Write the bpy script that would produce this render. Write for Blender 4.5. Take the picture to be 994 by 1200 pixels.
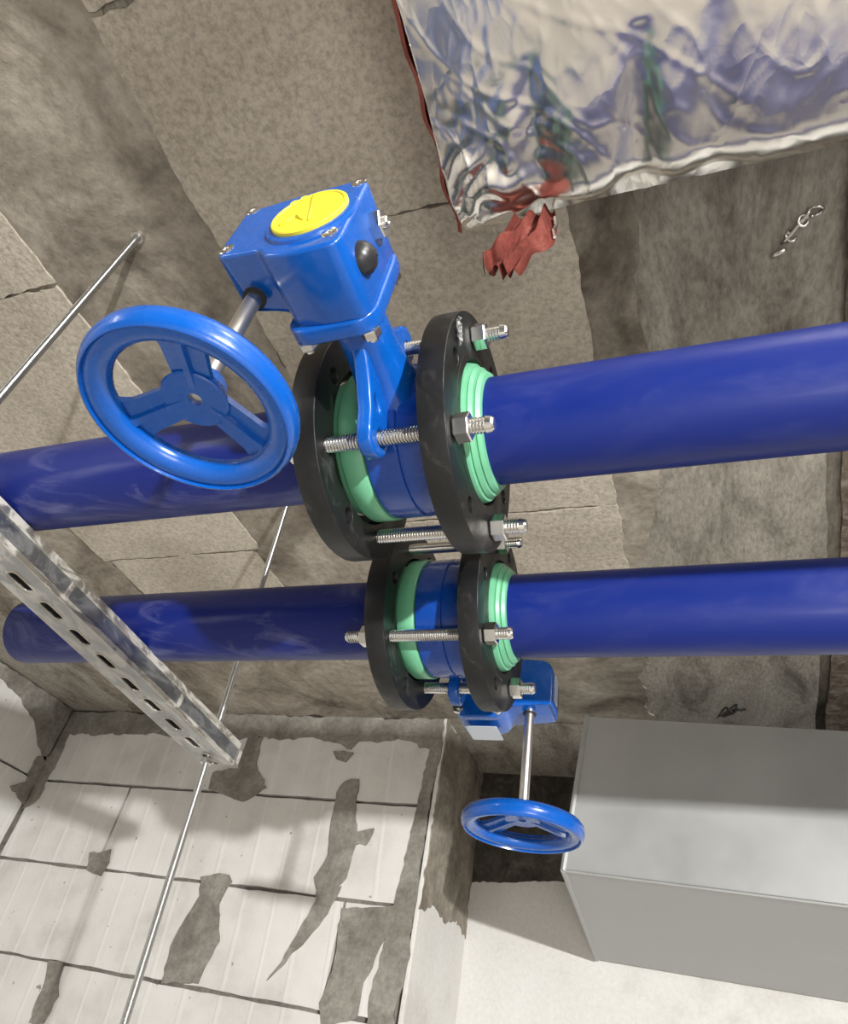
import bpy, bmesh, math, random
from mathutils import Vector, Matrix, noise
random.seed(7)
S = bpy.context.scene
COL = S.collection
for o in list(bpy.data.objects): bpy.data.objects.remove(o)

# ------------------------------------------------------------ camera, light, exposure
cam = bpy.data.cameras.new('camera'); co = bpy.data.objects.new('camera', cam); COL.objects.link(co)
cam.sensor_fit = 'HORIZONTAL'; cam.sensor_width = 36.0; cam.lens = 36.0 * 792.05 / 994.0
cam.clip_start = 0.01
co.matrix_world = Matrix(((0.93747107, 0.08320749, 0.33797117, 0),
                          (0.3070417, -0.6550223, -0.69041378, 0),
                          (0.16393105, 0.75101418, -0.63961262, 0), (0, 0, 0, 1)))
S.camera = co
S.view_settings.view_transform = 'Standard'; S.view_settings.look = 'None'
S.view_settings.gamma = 1.0; S.view_settings.exposure = 0.0
S.view_settings.use_curve_mapping = False
w = bpy.data.worlds.new('world'); S.world = w; w.use_nodes = True
w.node_tree.nodes['Background'].inputs[0].default_value = (1.0, 0.965, 0.91, 1)
w.node_tree.nodes['Background'].inputs[1].default_value = 0.12

def area(name, loc, target, size, power, color=(1, 1, 1), sizey=None):
    l = bpy.data.lights.new(name, 'AREA'); l.energy = power; l.color = color
    l.shape = 'RECTANGLE'; l.size = size; l.size_y = sizey or size
    o = bpy.data.objects.new(name, l); COL.objects.link(o); o.location = loc
    o.rotation_euler = (Vector(target) - Vector(loc)).to_track_quat('-Z', 'Y').to_euler(); return o
area('work_light', (2.2, -1.9, 0.02), (-1.0, 2.2, 0.4), 0.08, 222, (1.0, 0.985, 0.955))
area('ceiling_fill', (0.9, -1.0, -1.2), (0.1, 0.2, 1.0), 0.7, 16, (1.0, 0.96, 0.90))  # added fill from below, stands in for soft bounce onto the ceiling
area('tube_lamp', (-1.7, -1.2, 0.9), (-0.5, 1.2, 0.3), 0.12, 7, (1.0, 0.97, 0.93), 1.2)

# ------------------------------------------------------------ material helpers
def nt(m): return m.node_tree.nodes, m.node_tree.links
def principled(name, color, rough=0.5, metal=0.0, coat=0.0, spec=0.5):
    m = bpy.data.materials.new(name); m.use_nodes = True
    b = m.node_tree.nodes['Principled BSDF']
    b.inputs['Base Color'].default_value = (*color, 1); b.inputs['Roughness'].default_value = rough
    b.inputs['Metallic'].default_value = metal; b.inputs['Coat Weight'].default_value = coat
    b.inputs['Coat Roughness'].default_value = 0.08
    b.inputs['Specular IOR Level'].default_value = spec
    return m
def coords(m, obj=True, scale=(1, 1, 1), rot=(0, 0, 0)):
    N, L = nt(m)
    t = N.new('ShaderNodeTexCoord'); mp = N.new('ShaderNodeMapping')
    mp.inputs['Scale'].default_value = scale; mp.inputs['Rotation'].default_value = rot
    L.new(t.outputs['Object'], mp.inputs[0]); return mp.outputs[0]
def noise_tex(m, vec, scale, detail=6, rough=0.6, dist=0.0):
    N, L = nt(m); n = N.new('ShaderNodeTexNoise')
    n.inputs['Scale'].default_value = scale; n.inputs['Detail'].default_value = detail
    n.inputs['Roughness'].default_value = rough; n.inputs['Distortion'].default_value = dist
    L.new(vec, n.inputs['Vector']); return n.outputs['Fac']
def ramp(m, fac, stops, interp='LINEAR'):
    N, L = nt(m); r = N.new('ShaderNodeValToRGB'); r.color_ramp.interpolation = interp
    e = r.color_ramp.elements
    while len(e) < len(stops): e.new(0.5)
    for i, (p, c) in enumerate(stops):
        e[i].position = p; e[i].color = (*c, 1) if len(c) == 3 else c
    L.new(fac, r.inputs[0]); return r.outputs[0]
def mixc(m, fac, a, b, mode='MIX'):
    N, L = nt(m); x = N.new('ShaderNodeMix'); x.data_type = 'RGBA'; x.blend_type = mode
    for s, v in ((x.inputs[0], fac), (x.inputs[6], a), (x.inputs[7], b)):
        if isinstance(v, (int, float)): s.default_value = v
        elif isinstance(v, tuple): s.default_value = (*v, 1)
        else: L.new(v, s)
    return x.outputs[2]
def bump(m, h, strength=0.5, dist=0.002, prev=None):
    N, L = nt(m); b = N.new('ShaderNodeBump'); b.inputs['Strength'].default_value = strength
    b.inputs['Distance'].default_value = dist; L.new(h, b.inputs['Height'])
    if prev is not None: L.new(prev, b.inputs['Normal'])
    L.new(b.outputs[0], N['Principled BSDF'].inputs['Normal']); return b.outputs[0]
def link(m, out, inp): m.node_tree.links.new(out, m.node_tree.nodes['Principled BSDF'].inputs[inp])
def g(v): return (v, v, v)

def concrete(name, dark, mid, light, coarse=9.0, pit=True, bstr=0.6, fine=90, vscale=(1, 1, 1), grain=0.62):
    m = principled(name, mid, 0.9, spec=0.25); v = coords(m, scale=vscale)
    n1 = noise_tex(m, v, coarse, 8, 0.65, 0.6)
    c = ramp(m, n1, [(0.32, dark), (0.5, mid), (0.68, light)])
    n2 = noise_tex(m, v, fine, 5, 0.7)
    c = mixc(m, 0.75, c, ramp(m, n2, [(0.3, g(grain)), (0.6, g(1.08))]), 'MULTIPLY')
    link(m, c, 'Base Color')
    b = bump(m, n2, bstr, 0.003)
    bump(m, n1, bstr * 0.6, 0.01, b)
    return m
M = {}
M['slab'] = concrete('smooth_board_marked_concrete', (0.15, 0.135, 0.112), (0.33, 0.305, 0.262), (0.43, 0.40, 0.345), 5.0, bstr=0.5, fine=60, vscale=(2.2, 0.8, 1), grain=0.5)
M['rib'] = concrete('rough_rib_concrete', (0.12, 0.102, 0.082), (0.29, 0.258, 0.212), (0.46, 0.42, 0.36), 4.5, bstr=0.7, fine=45)
M['block'] = concrete('porous_ceiling_block', (0.42, 0.372, 0.305), (0.52, 0.468, 0.39), (0.60, 0.545, 0.46), 3.0, bstr=0.8, fine=105, grain=0.50)
M['mortar'] = concrete('grey_mortar', (0.19, 0.178, 0.155), (0.27, 0.255, 0.225), (0.37, 0.352, 0.315), 9, bstr=0.5, fine=60)
M['plaster'] = concrete('raw_wall_plaster', (0.60, 0.58, 0.545), (0.74, 0.73, 0.70), (0.78, 0.77, 0.75), 2.2, bstr=0.12, fine=70, grain=0.93)
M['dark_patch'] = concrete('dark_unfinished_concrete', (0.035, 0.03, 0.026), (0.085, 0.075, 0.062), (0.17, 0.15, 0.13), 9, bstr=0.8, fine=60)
M['rust'] = concrete('rusty_flecked_concrete', (0.08, 0.055, 0.04), (0.17, 0.135, 0.105), (0.30, 0.27, 0.23), 30, bstr=0.6, fine=120)
M['floor'] = concrete('site_floor_screed', (0.52, 0.49, 0.45), (0.64, 0.61, 0.565), (0.70, 0.67, 0.63), 4, bstr=0.3)

def aac(name, sc):
    m = principled(name, (0.72, 0.71, 0.69), 0.92, spec=0.2); v = coords(m)
    n1 = noise_tex(m, v, 6, 6, 0.6)
    c = ramp(m, n1, [(0.3, (0.60, 0.585, 0.56)), (0.5, (0.72, 0.71, 0.685)), (0.7, (0.77, 0.76, 0.74))])
    N, L = nt(m)
    wv = N.new('ShaderNodeTexWave'); wv.wave_type = 'BANDS'; wv.bands_direction = 'X'
    wv.inputs['Scale'].default_value = 2.6; wv.inputs['Distortion'].default_value = 2.6; wv.inputs['Detail'].default_value = 1.5
    wv.inputs['Detail Scale'].default_value = 0.7
    L.new(coords(m, scale=sc, rot=(0, 0.3, 0)), wv.inputs['Vector'])
    line = ramp(m, wv.outputs['Fac'], [(0.0, g(0)), (0.955, g(0)), (0.99, g(1))])
    c = mixc(m, mixc(m, 0.35, (0, 0, 0), line), c, (0.82, 0.81, 0.795))
    sp = ramp(m, noise_tex(m, v, 38, 3, 0.5), [(0.24, g(1)), (0.29, g(0))])
    c = mixc(m, sp, c, (0.30, 0.285, 0.255))
    link(m, c, 'Base Color')
    b = bump(m, line, 0.35, 0.003); bump(m, noise_tex(m, v, 120, 4), 0.25, 0.002, b); return m
M['aac'] = aac('aerated_wall_block', (1, 1, 0.25))
M['aac_side'] = aac('aerated_wall_block_side', (1, 1, 0.25))
N_, L_ = nt(M['aac_side'])
for n in N_:
    if n.type == 'TEX_WAVE': n.bands_direction = 'Y'

def pipe_mat(name, base, dust):
    m = principled(name, base, 0.38, coat=0.05, spec=0.30); v = coords(m, scale=(1, 2.5, 2.5))
    n1 = noise_tex(m, v, 4.5, 9, 0.68, 1.5)
    d = ramp(m, n1, [(0.50, g(0)), (0.78, g(dust))])
    v2 = coords(m, scale=(3, 30, 30)); n2 = noise_tex(m, v2, 4, 4, 0.6)
    sc = ramp(m, n2, [(0.70, g(0)), (0.76, g(0.22))])
    c = mixc(m, d, base, (0.22, 0.23, 0.38)); c = mixc(m, sc, c, (0.30, 0.32, 0.45))
    link(m, c, 'Base Color')
    r = ramp(m, n1, [(0.4, g(0.36)), (0.7, g(0.55))]); link(m, r, 'Roughness')
    bump(m, n2, 0.06, 0.001); return m
M['pipe'] = pipe_mat('blue_plastic_pipe', (0.004, 0.016, 0.155), 0.08)
M['pipe_dusty'] = pipe_mat('dusty_blue_plastic_pipe', (0.005, 0.014, 0.14), 0.75)

def enamel(name, base):
    m = principled(name, base, 0.25, coat=0.35); v = coords(m)
    n1 = noise_tex(m, v, 22, 5, 0.6)
    link(m, ramp(m, n1, [(0.3, tuple(c * 0.85 for c in base)), (0.7, base)]), 'Base Color')
    link(m, ramp(m, noise_tex(m, v, 60, 4), [(0.35, g(0.2)), (0.7, g(0.34))]), 'Roughness')
    bump(m, noise_tex(m, v, 85, 3, 0.5), 0.10, 0.0015); return m
M['enamel'] = enamel('bright_blue_enamel', (0.002, 0.088, 0.42))
M['enamel_body'] = enamel('valve_body_blue_enamel', (0.003, 0.055, 0.33))
def flange_mat():
    m = principled('black_coated_flange', (0.012, 0.012, 0.013), 0.4); v = coords(m)
    n = noise_tex(m, v, 14, 8, 0.7, 1.0)
    sm = ramp(m, n, [(0.56, g(0)), (0.74, g(0.45))])
    link(m, mixc(m, sm, (0.007, 0.007, 0.0075), (0.11, 0.105, 0.098)), 'Base Color')
    link(m, ramp(m, n, [(0.4, g(0.33)), (0.7, g(0.6))]), 'Roughness')
    bump(m, noise_tex(m, v, 120, 3), 0.08, 0.001); return m
M['flange'] = flange_mat()
def green_mat():
    m = principled('mint_green_plastic', (0.13, 0.50, 0.28), 0.38, coat=0.1); v = coords(m)
    n = noise_tex(m, v, 20, 5)
    link(m, ramp(m, n, [(0.3, (0.11, 0.36, 0.20)), (0.7, (0.16, 0.46, 0.28))]), 'Base Color'); return m
M['green'] = green_mat()
M['zinc'] = principled('bright_zinc', (0.78, 0.77, 0.74), 0.22, 1.0)
M['steel'] = principled('brushed_steel', (0.60, 0.57, 0.53), 0.40, 1.0)
M['yellow'] = principled('yellow_plastic', (0.74, 0.63, 0.035), 0.42, coat=0.1)
M['rubber'] = principled('black_rubber', (0.02, 0.02, 0.022), 0.35)
M['black'] = principled('dark_gap', (0.012, 0.012, 0.012), 0.8)
M['plate'] = principled('pale_label_plate', (0.55, 0.60, 0.68), 0.35, 0.3)
M['film'] = principled('torn_clear_film', (0.62, 0.63, 0.62), 0.15, 0.6)
def rod_mat():
    m = principled('threaded_rod_zinc', (0.62, 0.63, 0.63), 0.28, 1.0)
    N, L = nt(m); wv = N.new('ShaderNodeTexWave'); wv.wave_type = 'BANDS'; wv.bands_direction = 'Z'
    wv.inputs['Scale'].default_value = 150; L.new(coords(m), wv.inputs['Vector'])
    bump(m, wv.outputs['Fac'], 0.5, 0.001); return m
M['rod'] = rod_mat()
def galv(name, base, rough, sc, dirt=0.0, metal=1.0):
    m = principled(name, base, rough, metal); v = coords(m)
    n = noise_tex(m, v, sc, 5, 0.6)
    c = ramp(m, n, [(0.3, tuple(x * 0.8 for x in base)), (0.7, base)])
    if dirt:
        d = ramp(m, noise_tex(m, coords(m, scale=(1, 0.5, 1)), 28, 8, 0.7, 1.2), [(0.47, g(0)), (0.57, g(dirt))])
        c = mixc(m, d, c, (0.50, 0.485, 0.45)); link(m, mixc(m, d, (0.9, 0.9, 0.9), (0.05, 0.05, 0.05)), 'Metallic')
    link(m, c, 'Base Color')
    link(m, ramp(m, n, [(0.3, g(rough * 0.8)), (0.7, g(rough * 1.25))]), 'Roughness')
    bump(m, noise_tex(m, v, sc * 3, 3), 0.08, 0.001); return m
M['strut'] = galv('galvanised_strut_with_cement', (0.40, 0.41, 0.42), 0.35, 30, 0.75)
M['strut_side'] = galv('dull_galvanised_side', (0.33, 0.345, 0.37), 0.30, 30, 0.25)
M['strut_edge'] = galv('galvanised_strut_edge', (0.58, 0.54, 0.48), 0.4, 30, 0.9)
M['duct'] = galv('galvanised_duct_sheet', (0.42, 0.43, 0.43), 0.50, 3.0, metal=0.45)
M['foil'] = principled('aluminium_foil_facing', (0.90, 0.865, 0.81), 0.24, 1.0)
_v = coords(M['foil'], scale=(1, 0.55, 1)); _N, _L = nt(M['foil']); _b = None
for _sc, _st in ((9, 0.30), (24, 0.22)):
    _vo = _N.new('ShaderNodeTexVoronoi'); _vo.feature = 'F1'; _vo.inputs['Scale'].default_value = _sc; _vo.inputs['Randomness'].default_value = 1.0
    _nz = _N.new('ShaderNodeTexNoise'); _nz.inputs['Scale'].default_value = _sc * 0.7; _L.new(_v, _nz.inputs['Vector'])
    _ad = _N.new('ShaderNodeMix'); _ad.data_type = 'VECTOR'; _ad.inputs[0].default_value = 0.12; _L.new(_v, _ad.inputs[4]); _L.new(_nz.outputs['Color'], _ad.inputs[5])
    _L.new(_ad.outputs[1], _vo.inputs['Vector']); _b = bump(M['foil'], _vo.outputs['Distance'], _st, 0.006, _b)
bump(M['foil'], noise_tex(M['foil'], _v, 60, 6, 0.6, 0.6), 0.10, 0.002, _b)
M['red'] = concrete('red_fibre_cloth', (0.20, 0.05, 0.04), (0.33, 0.085, 0.065), (0.44, 0.15, 0.12), 20, bstr=0.6, fine=200)

# ------------------------------------------------------------ object helpers
def obj(name, me, m=None, parent=None, smooth=False, auto=None):
    if isinstance(me, bmesh.types.BMesh):
        bm = me; me = bpy.data.meshes.new(name)
        bmesh.ops.recalc_face_normals(bm, faces=bm.faces); bm.to_mesh(me); bm.free()
    if m is not None:
        me.materials.clear(); me.materials.append(M[m])
    o = bpy.data.objects.new(name, me); COL.objects.link(o)
    if smooth: me.polygons.foreach_set('use_smooth', [True] * len(me.polygons))
    if auto: me.set_sharp_from_angle(angle=math.radians(auto))
    if parent: o.parent = parent
    return o
def tag(o, label, cat, group=None):
    o['label'] = label; o['category'] = cat
    if group: o['group'] = group
    return o
def thing(name, label, cat, loc=(0, 0, 0), rz=0, group=None):
    o = bpy.data.objects.new(name, None); COL.objects.link(o); o.location = loc; o.rotation_euler = (0, 0, rz)
    o.empty_display_size = 0.02
    return tag(o, label, cat, group)
def frame(axis):
    z = Vector(axis).normalized(); a = Vector((0, 0, 1)) if abs(z.z) < 0.9 else Vector((1, 0, 0))
    x = a.cross(z).normalized(); y = z.cross(x); return x, y, z
def lathe(bm, prof, c=(0, 0, 0), axis=(1, 0, 0), seg=48, closed=False):
    """prof: (distance along axis, radius)"""
    x, y, z = frame(axis); c = Vector(c); rings = []
    for (t, r) in prof:
        if r < 1e-6: rings.append([bm.verts.new(c + z * t)])
        else: rings.append([bm.verts.new(c + z * t + (x * math.cos(2 * math.pi * k / seg) + y * math.sin(2 * math.pi * k / seg)) * r) for k in range(seg)])
    pairs = list(zip(rings[:-1], rings[1:]))
    if closed: pairs.append((rings[-1], rings[0]))
    for a, b in pairs:
        for k in range(seg):
            k2 = (k + 1) % seg
            if len(a) == 1 and len(b) == 1: continue
            if len(a) == 1: bm.faces.new((a[0], b[k], b[k2]))
            elif len(b) == 1: bm.faces.new((a[k], b[0], a[k2]))
            else: bm.faces.new((a[k], b[k], b[k2], a[k2]))
def box(bm, lo, hi, bev=0.0, mat=None, seg=2):
    g_ = bmesh.ops.create_cube(bm, size=1)['verts']
    for v in g_:
        v.co = Vector([lo[i] if v.co[i] < 0 else hi[i] for i in range(3)])
        if mat is not None: v.co = mat @ v.co
    if bev:
        es = list({e for v in g_ for e in v.link_edges})
        bmesh.ops.bevel(bm, geom=es, offset=bev, segments=seg, affect='EDGES', profile=0.5)
def curve_solid(name, outer, holes, half, bev, to, res=1):
    """flat outline with holes, extruded to 2*half with a rounded edge; to maps (u, v, w) to a point"""
    cu = bpy.data.curves.new(name, 'CURVE'); cu.dimensions = '2D'; cu.fill_mode = 'BOTH'
    cu.extrude = max(half - bev, 0.0); cu.bevel_depth = bev; cu.bevel_resolution = res; cu.offset = -bev
    for pts in [outer] + holes:
        s = cu.splines.new('POLY'); s.points.add(len(pts) - 1); s.use_cyclic_u = True
        for p, q in zip(s.points, pts): p.co = (q[0], q[1], 0, 1)
    t = bpy.data.objects.new(name, cu); COL.objects.link(t)
    dg = bpy.context.evaluated_depsgraph_get(); dg.update()
    me = bpy.data.meshes.new_from_object(t.evaluated_get(dg))
    bpy.data.objects.remove(t); bpy.data.curves.remove(cu)
    for v in me.vertices: v.co = Vector(to(*v.co))
    return me
def add_mesh(bm, me): bm.from_mesh(me); bpy.data.meshes.remove(me)
def circle(cx, cy, r, n=24): return [(cx + r * math.cos(2 * math.pi * k / n), cy + r * math.sin(2 * math.pi * k / n)) for k in range(n)]
def round_poly(pts, r, n=5):
    out = []; L = len(pts)
    for i, p in enumerate(pts):
        rr = r[i] if isinstance(r, (list, tuple)) else r
        p = Vector(p); a = (Vector(pts[i - 1]) - p); b = (Vector(pts[(i + 1) % L]) - p)
        d = min(rr, a.length * 0.48, b.length * 0.48)
        if d < 1e-6: out.append((p.x, p.y)); continue
        A = p + a.normalized() * d; B = p + b.normalized() * d
        for k in range(n + 1):
            t = k / n; q = A * (1 - t) ** 2 + p * 2 * t * (1 - t) + B * t * t; out.append((q.x, q.y))
    return out
def tube(bm, pts, r, seg=10, caps=True):
    pts = [Vector(p) for p in pts]; rings = []; up = None
    for i, p in enumerate(pts):
        d = (pts[min(i + 1, len(pts) - 1)] - pts[max(i - 1, 0)]).normalized()
        if up is None: x, y, _ = frame(d)
        else:
            x = (up - d * up.dot(d)).normalized(); y = d.cross(x)
        up = x; rr = r[i] if isinstance(r, (list, tuple)) else r
        rings.append([bm.verts.new(p + (x * math.cos(2 * math.pi * k / seg) + y * math.sin(2 * math.pi * k / seg)) * rr) for k in range(seg)])
    for a, b in zip(rings[:-1], rings[1:]):
        for k in range(seg): bm.faces.new((a[k], b[k], b[(k + 1) % seg], a[(k + 1) % seg]))
    if caps: bm.faces.new(rings[0][::-1]); bm.faces.new(rings[-1])
def jag(pts, step, amp, seed=0):
    """subdivide a closed outline and make it uneven"""
    out = []; L = len(pts)
    for i in range(L):
        a = Vector(pts[i]); b = Vector(pts[(i + 1) % L]); n = max(1, int((b - a).length / step))
        for k in range(n):
            p = a.lerp(b, k / n)
            q = noise.noise_vector(Vector((p.x * 9 + seed * 3.1, p.y * 9, seed * 1.7))) * amp
            q2 = noise.noise_vector(Vector((p.x * 45 + seed * 3.1, p.y * 45, seed * 1.7))) * amp * 0.6
            out.append((p.x + q.x + q2.x, p.y + q.y + q2.y))
    return out
def slab(pts, depth, to, bev=0.0):
    """solid plate from an outline; to(u, v, w): w=0 face, w=depth back"""
    me = curve_solid('slab', pts, [], depth / 2, 0.0, lambda u, v, w: to(u, v, w + depth / 2))
    bm = bmesh.new(); add_mesh(bm, me); return bm
def structure(name, me, m, smooth=False):
    o = obj(name, me, m, smooth=smooth); o['kind'] = 'structure'; return o

# ------------------------------------------------------------ the setting
ZC = 1.05                      # underside of the ceiling
def plane_box(name, lo, hi, m):
    bm = bmesh.new(); box(bm, lo, hi); return structure(name, bm, m)
ceiling = plane_box('ceiling', (-2.9, -2.6, ZC), (3.2, 3.1, ZC + 0.2), 'slab')
floor = plane_box('floor', (-2.9, -2.6, -1.8), (3.2, 3.1, -1.65), 'floor')
wall_back = plane_box('wall_back', (-2.9, 2.29, -1.65), (-0.845, 3.1, ZC), 'mortar')
wall_left = plane_box('wall_left', (-2.9, -2.6, -1.65), (-2.68, 2.29, ZC), 'mortar')
wall_right_back = plane_box('wall_right', (-0.845, 2.80, -1.65), (3.2, 3.1, ZC), 'plaster')
# plastered end of the block wall (faces right)
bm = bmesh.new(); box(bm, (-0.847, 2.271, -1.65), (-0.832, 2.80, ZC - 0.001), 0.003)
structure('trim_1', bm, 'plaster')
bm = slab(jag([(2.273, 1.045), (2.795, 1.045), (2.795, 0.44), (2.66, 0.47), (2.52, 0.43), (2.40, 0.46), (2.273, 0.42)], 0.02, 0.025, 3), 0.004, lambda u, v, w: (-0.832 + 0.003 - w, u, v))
obj('mortar_or_shade_smear', bm, 'rib', bpy.data.objects['trim_1'])  # mortar round the corner, spread down the face to paint its shade
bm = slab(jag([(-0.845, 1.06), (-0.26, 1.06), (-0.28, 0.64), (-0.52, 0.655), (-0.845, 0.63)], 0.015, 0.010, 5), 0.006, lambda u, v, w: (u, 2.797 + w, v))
obj('unfinished_patch', bm, 'dark_patch', wall_right_back)

# ceiling blocks with recessed joints between rough ribs
def cblock(x0, x1, y0, y1, i, dz=0.0):
    G = 0.0032
    pts = jag([(x0 + G, y0 + G), (x1 - G, y0 + G), (x1 - G, y1 - G), (x0 + G, y1 - G)], 0.012, 0.008, i)
    o = obj('ceiling_block', slab(pts, 0.03, lambda u, v, w: (u, v, ZC - 0.0075 - dz + w)), 'block', ceiling); return o
i = 0
for k in range(-4, 4):
    y0 = 0.055 + 0.367 * k; cblock(-0.70, -0.10, y0, y0 + 0.367, i, random.uniform(0, 0.002)); i += 1
for k in range(-4, 3):
    y0 = -0.02 + 0.413 * k; x1 = -1.06
    cblock(-1.62, x1, y0, y0 + 0.413, i, random.uniform(0, 0.002)); i += 1
cblock(-1.60, -1.08, 1.219, 1.60, i); i += 1
# rib bands of rough concrete between the blocks (slightly lower than the slab)
for (x0, x1, y0, y1, sd) in ((-1.085, -0.685, -1.5, 2.30, 1), (-2.3, -1.60, -1.5, 2.29, 2), (-0.70, -0.10, 1.50, 2.28, 4), (-1.62, -1.07, 1.58, 2.28, 5)):
    pts = jag([(x0, y0), (x1, y0), (x1, y1), (x0, y1)], 0.012, 0.03, sd)
    obj('concrete_rib', slab(pts, 0.02, lambda u, v, w: (u, v, ZC - 0.0035 - 0.0006 * sd + w)), 'rib', ceiling)
bm = slab(jag([(0.275, -1.0), (3.1, -1.0), (3.1, 2.79), (0.43, 2.79), (0.355, 1.4), (0.29, 0.72), (0.268, 0.40)], 0.04, 0.003, 8), 0.03, lambda u, v, w: (u, v, ZC - 0.012 + w))
structure('trim_2', bm, 'rust')
# rough lumps along the junction of ceiling and right slab
bm = slab(jag([(-0.10, 0.2), (0.02, 0.25), (-0.03, 0.7), (0.02, 1.0), (-0.10, 1.5), (-0.20, 1.5), (-0.16, 0.8)], 0.02, 0.02, 12), 0.004, lambda u, v, w: (u, v, ZC - 0.003 + w))
obj('mortar_or_shade_smear', bm, 'rib', ceiling)

# block wall: courses of aerated blocks, recessed mortar joints
YW = 2.27
def wblock(x0, x1, z0, z1, i, side=False):
    G = 0.0055
    pts = jag([(x0 + G, z0 + G), (x1 - G, z0 + G), (x1 - G, z1 - G), (x0 + G, z1 - G)], 0.035, 0.004, i + 30)
    dz = random.uniform(0, 0.003)
    if side: obj('wall_block', slab(pts, 0.02, lambda u, v, w: (-2.66 - dz - w, u, v)), 'aac_side', wall_left)
    else: obj('wall_block', slab(pts, 0.02, lambda u, v, w: (u, YW + dz + w, v)), 'aac', wall_back)
courses = [(0.728, 1.04), (0.418, 0.728), (0.118, 0.418), (-0.19, 0.118), (-0.5, -0.19), (-0.81, -0.5), (-1.12, -0.81), (-1.43, -1.12), (-1.65, -1.43)]
starts = [[-2.655, -2.62, -1.62, -0.87], [-2.655, -2.145, -1.17, -0.87], [-2.655, -1.60, -1.09, -0.87], [-2.655, -2.10, -1.05, -0.87]]
for r, (z0, z1) in enumerate(courses):
    xs = starts[r] if r < 4 else starts[(r % 2) * 2 + 1]
    for a, b in zip(xs[:-1], xs[1:]):
        if b - a > 0.1: wblock(a, b, z0, z1, i); i += 1
    y = 2.28 - (0.3 if r % 2 else 0.0)
    if r % 2: wblock(y, 2.262, z0, z1, i, True); i += 1
    while y > -1.2:
        wblock(y - 0.6, min(y, 2.262), z0, z1, i, True); i += 1; y -= 0.6
SM = dict(
 top=[(-2.655, 0.975), (-2.596, 0.937), (-2.374, 0.936), (-2.148, 0.95), (-1.983, 0.932), (-1.831, 0.93), (-1.636, 0.958), (-1.51, 0.94), (-1.4, 0.958), (-1.267, 0.948), (-1.202, 0.91), (-1.175, 0.944), (-1.104, 0.947), (-0.97, 0.964), (-0.906, 0.93), (-0.85, 0.90), (-0.848, 1.045), (-1.672, 1.045), (-2.655, 1.045)],
 left=[(-2.657, 1.03), (-2.60, 1.03), (-2.602, 0.781), (-2.602, 0.654), (-2.657, 0.60)],
 j1=[(-1.668, 0.96), (-1.602, 0.96), (-1.593, 0.844), (-1.512, 0.75), (-1.594, 0.698), (-1.676, 0.709), (-1.766, 0.736), (-1.775, 0.802), (-1.664, 0.824)],
 tall=[(-1.19, 0.798), (-1.141, 0.807), (-1.137, 0.725), (-1.099, 0.613), (-1.105, 0.478), (-1.188, 0.399), (-1.221, 0.468), (-1.19, 0.551), (-1.211, 0.662), (-1.212, 0.751)],
 tail=[(-1.111, 0.45), (-1.189, 0.42), (-1.225, 0.30), (-1.291, 0.17), (-1.200, 0.282), (-1.138, 0.37)],
 mid=[(-1.669, 0.432), (-1.557, 0.451), (-1.532, 0.426), (-1.553, 0.357), (-1.516, 0.248), (-1.546, 0.126), (-1.679, 0.121), (-1.692, 0.215), (-1.676, 0.293), (-1.653, 0.374)],
 right=[(-0.852, 1.03), (-0.885, 0.954), (-0.89, 0.741), (-0.905, 0.602), (-0.915, 0.424), (-0.925, 0.307), (-0.938, 0.196), (-0.955, 0.0), (-0.95, -0.4), (-0.848, -0.4), (-0.848, 0.4), (-0.848, 0.686), (-0.848, 1.02)],
 low=[(-1.098, 0.391), (-0.895, 0.424), (-0.912, 0.363), (-0.942, 0.302), (-0.977, 0.21), (-0.971, 0.127), (-1.076, 0.082), (-1.101, 0.14), (-1.078, 0.263), (-1.094, 0.355)],
 bl=[(-2.182, 0.12), (-2.101, 0.117), (-2.072, 0.035), (-2.083, -0.049), (-2.136, -0.056), (-2.142, 0.062)],
 small=[(-2.204, 0.468), (-2.112, 0.491), (-2.094, 0.447), (-2.103, 0.393), (-2.18, 0.41)],
 s2=[(-1.102, 0.627), (-1.034, 0.64), (-1.054, 0.589), (-1.101, 0.585)],
 s3=[(-1.266, 0.908), (-1.18, 0.894), (-1.208, 0.864), (-1.247, 0.875)])
for k, (nm, pts) in enumerate(SM.items()):
    big = nm in ('top', 'right', 'left')
    pj = jag(pts, 0.018, 0.012 if not big else 0.016, k + 60)
    pj = [(max(-2.658, min(-0.833, u)), min(v, ZC - 0.001)) for u, v in pj]
    bm = slab(pj, 0.008, lambda u, v, w, k=k: (u, YW - 0.003 - 0.0003 * k + w, v))
    obj('mortar_or_shade_smear', bm, 'mortar', wall_back)
for k, pts in enumerate([[(2.262, 1.045), (1.2, 1.045), (1.2, 0.96), (1.75, 1.0), (1.95, 0.975), (2.1, 0.93), (2.18, 0.86), (2.262, 0.8)],
                         [(2.262, 0.82), (2.2, 0.80), (2.22, 0.7), (2.16, 0.66), (2.262, 0.62)]]):
    bm = slab(jag(pts, 0.02, 0.015, k + 90), 0.008, lambda u, v, w: (-2.655 - w, min(u, 2.266), min(v, ZC - 0.001)))
    obj('mortar_or_shade_smear', bm, 'mortar', wall_left)

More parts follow.
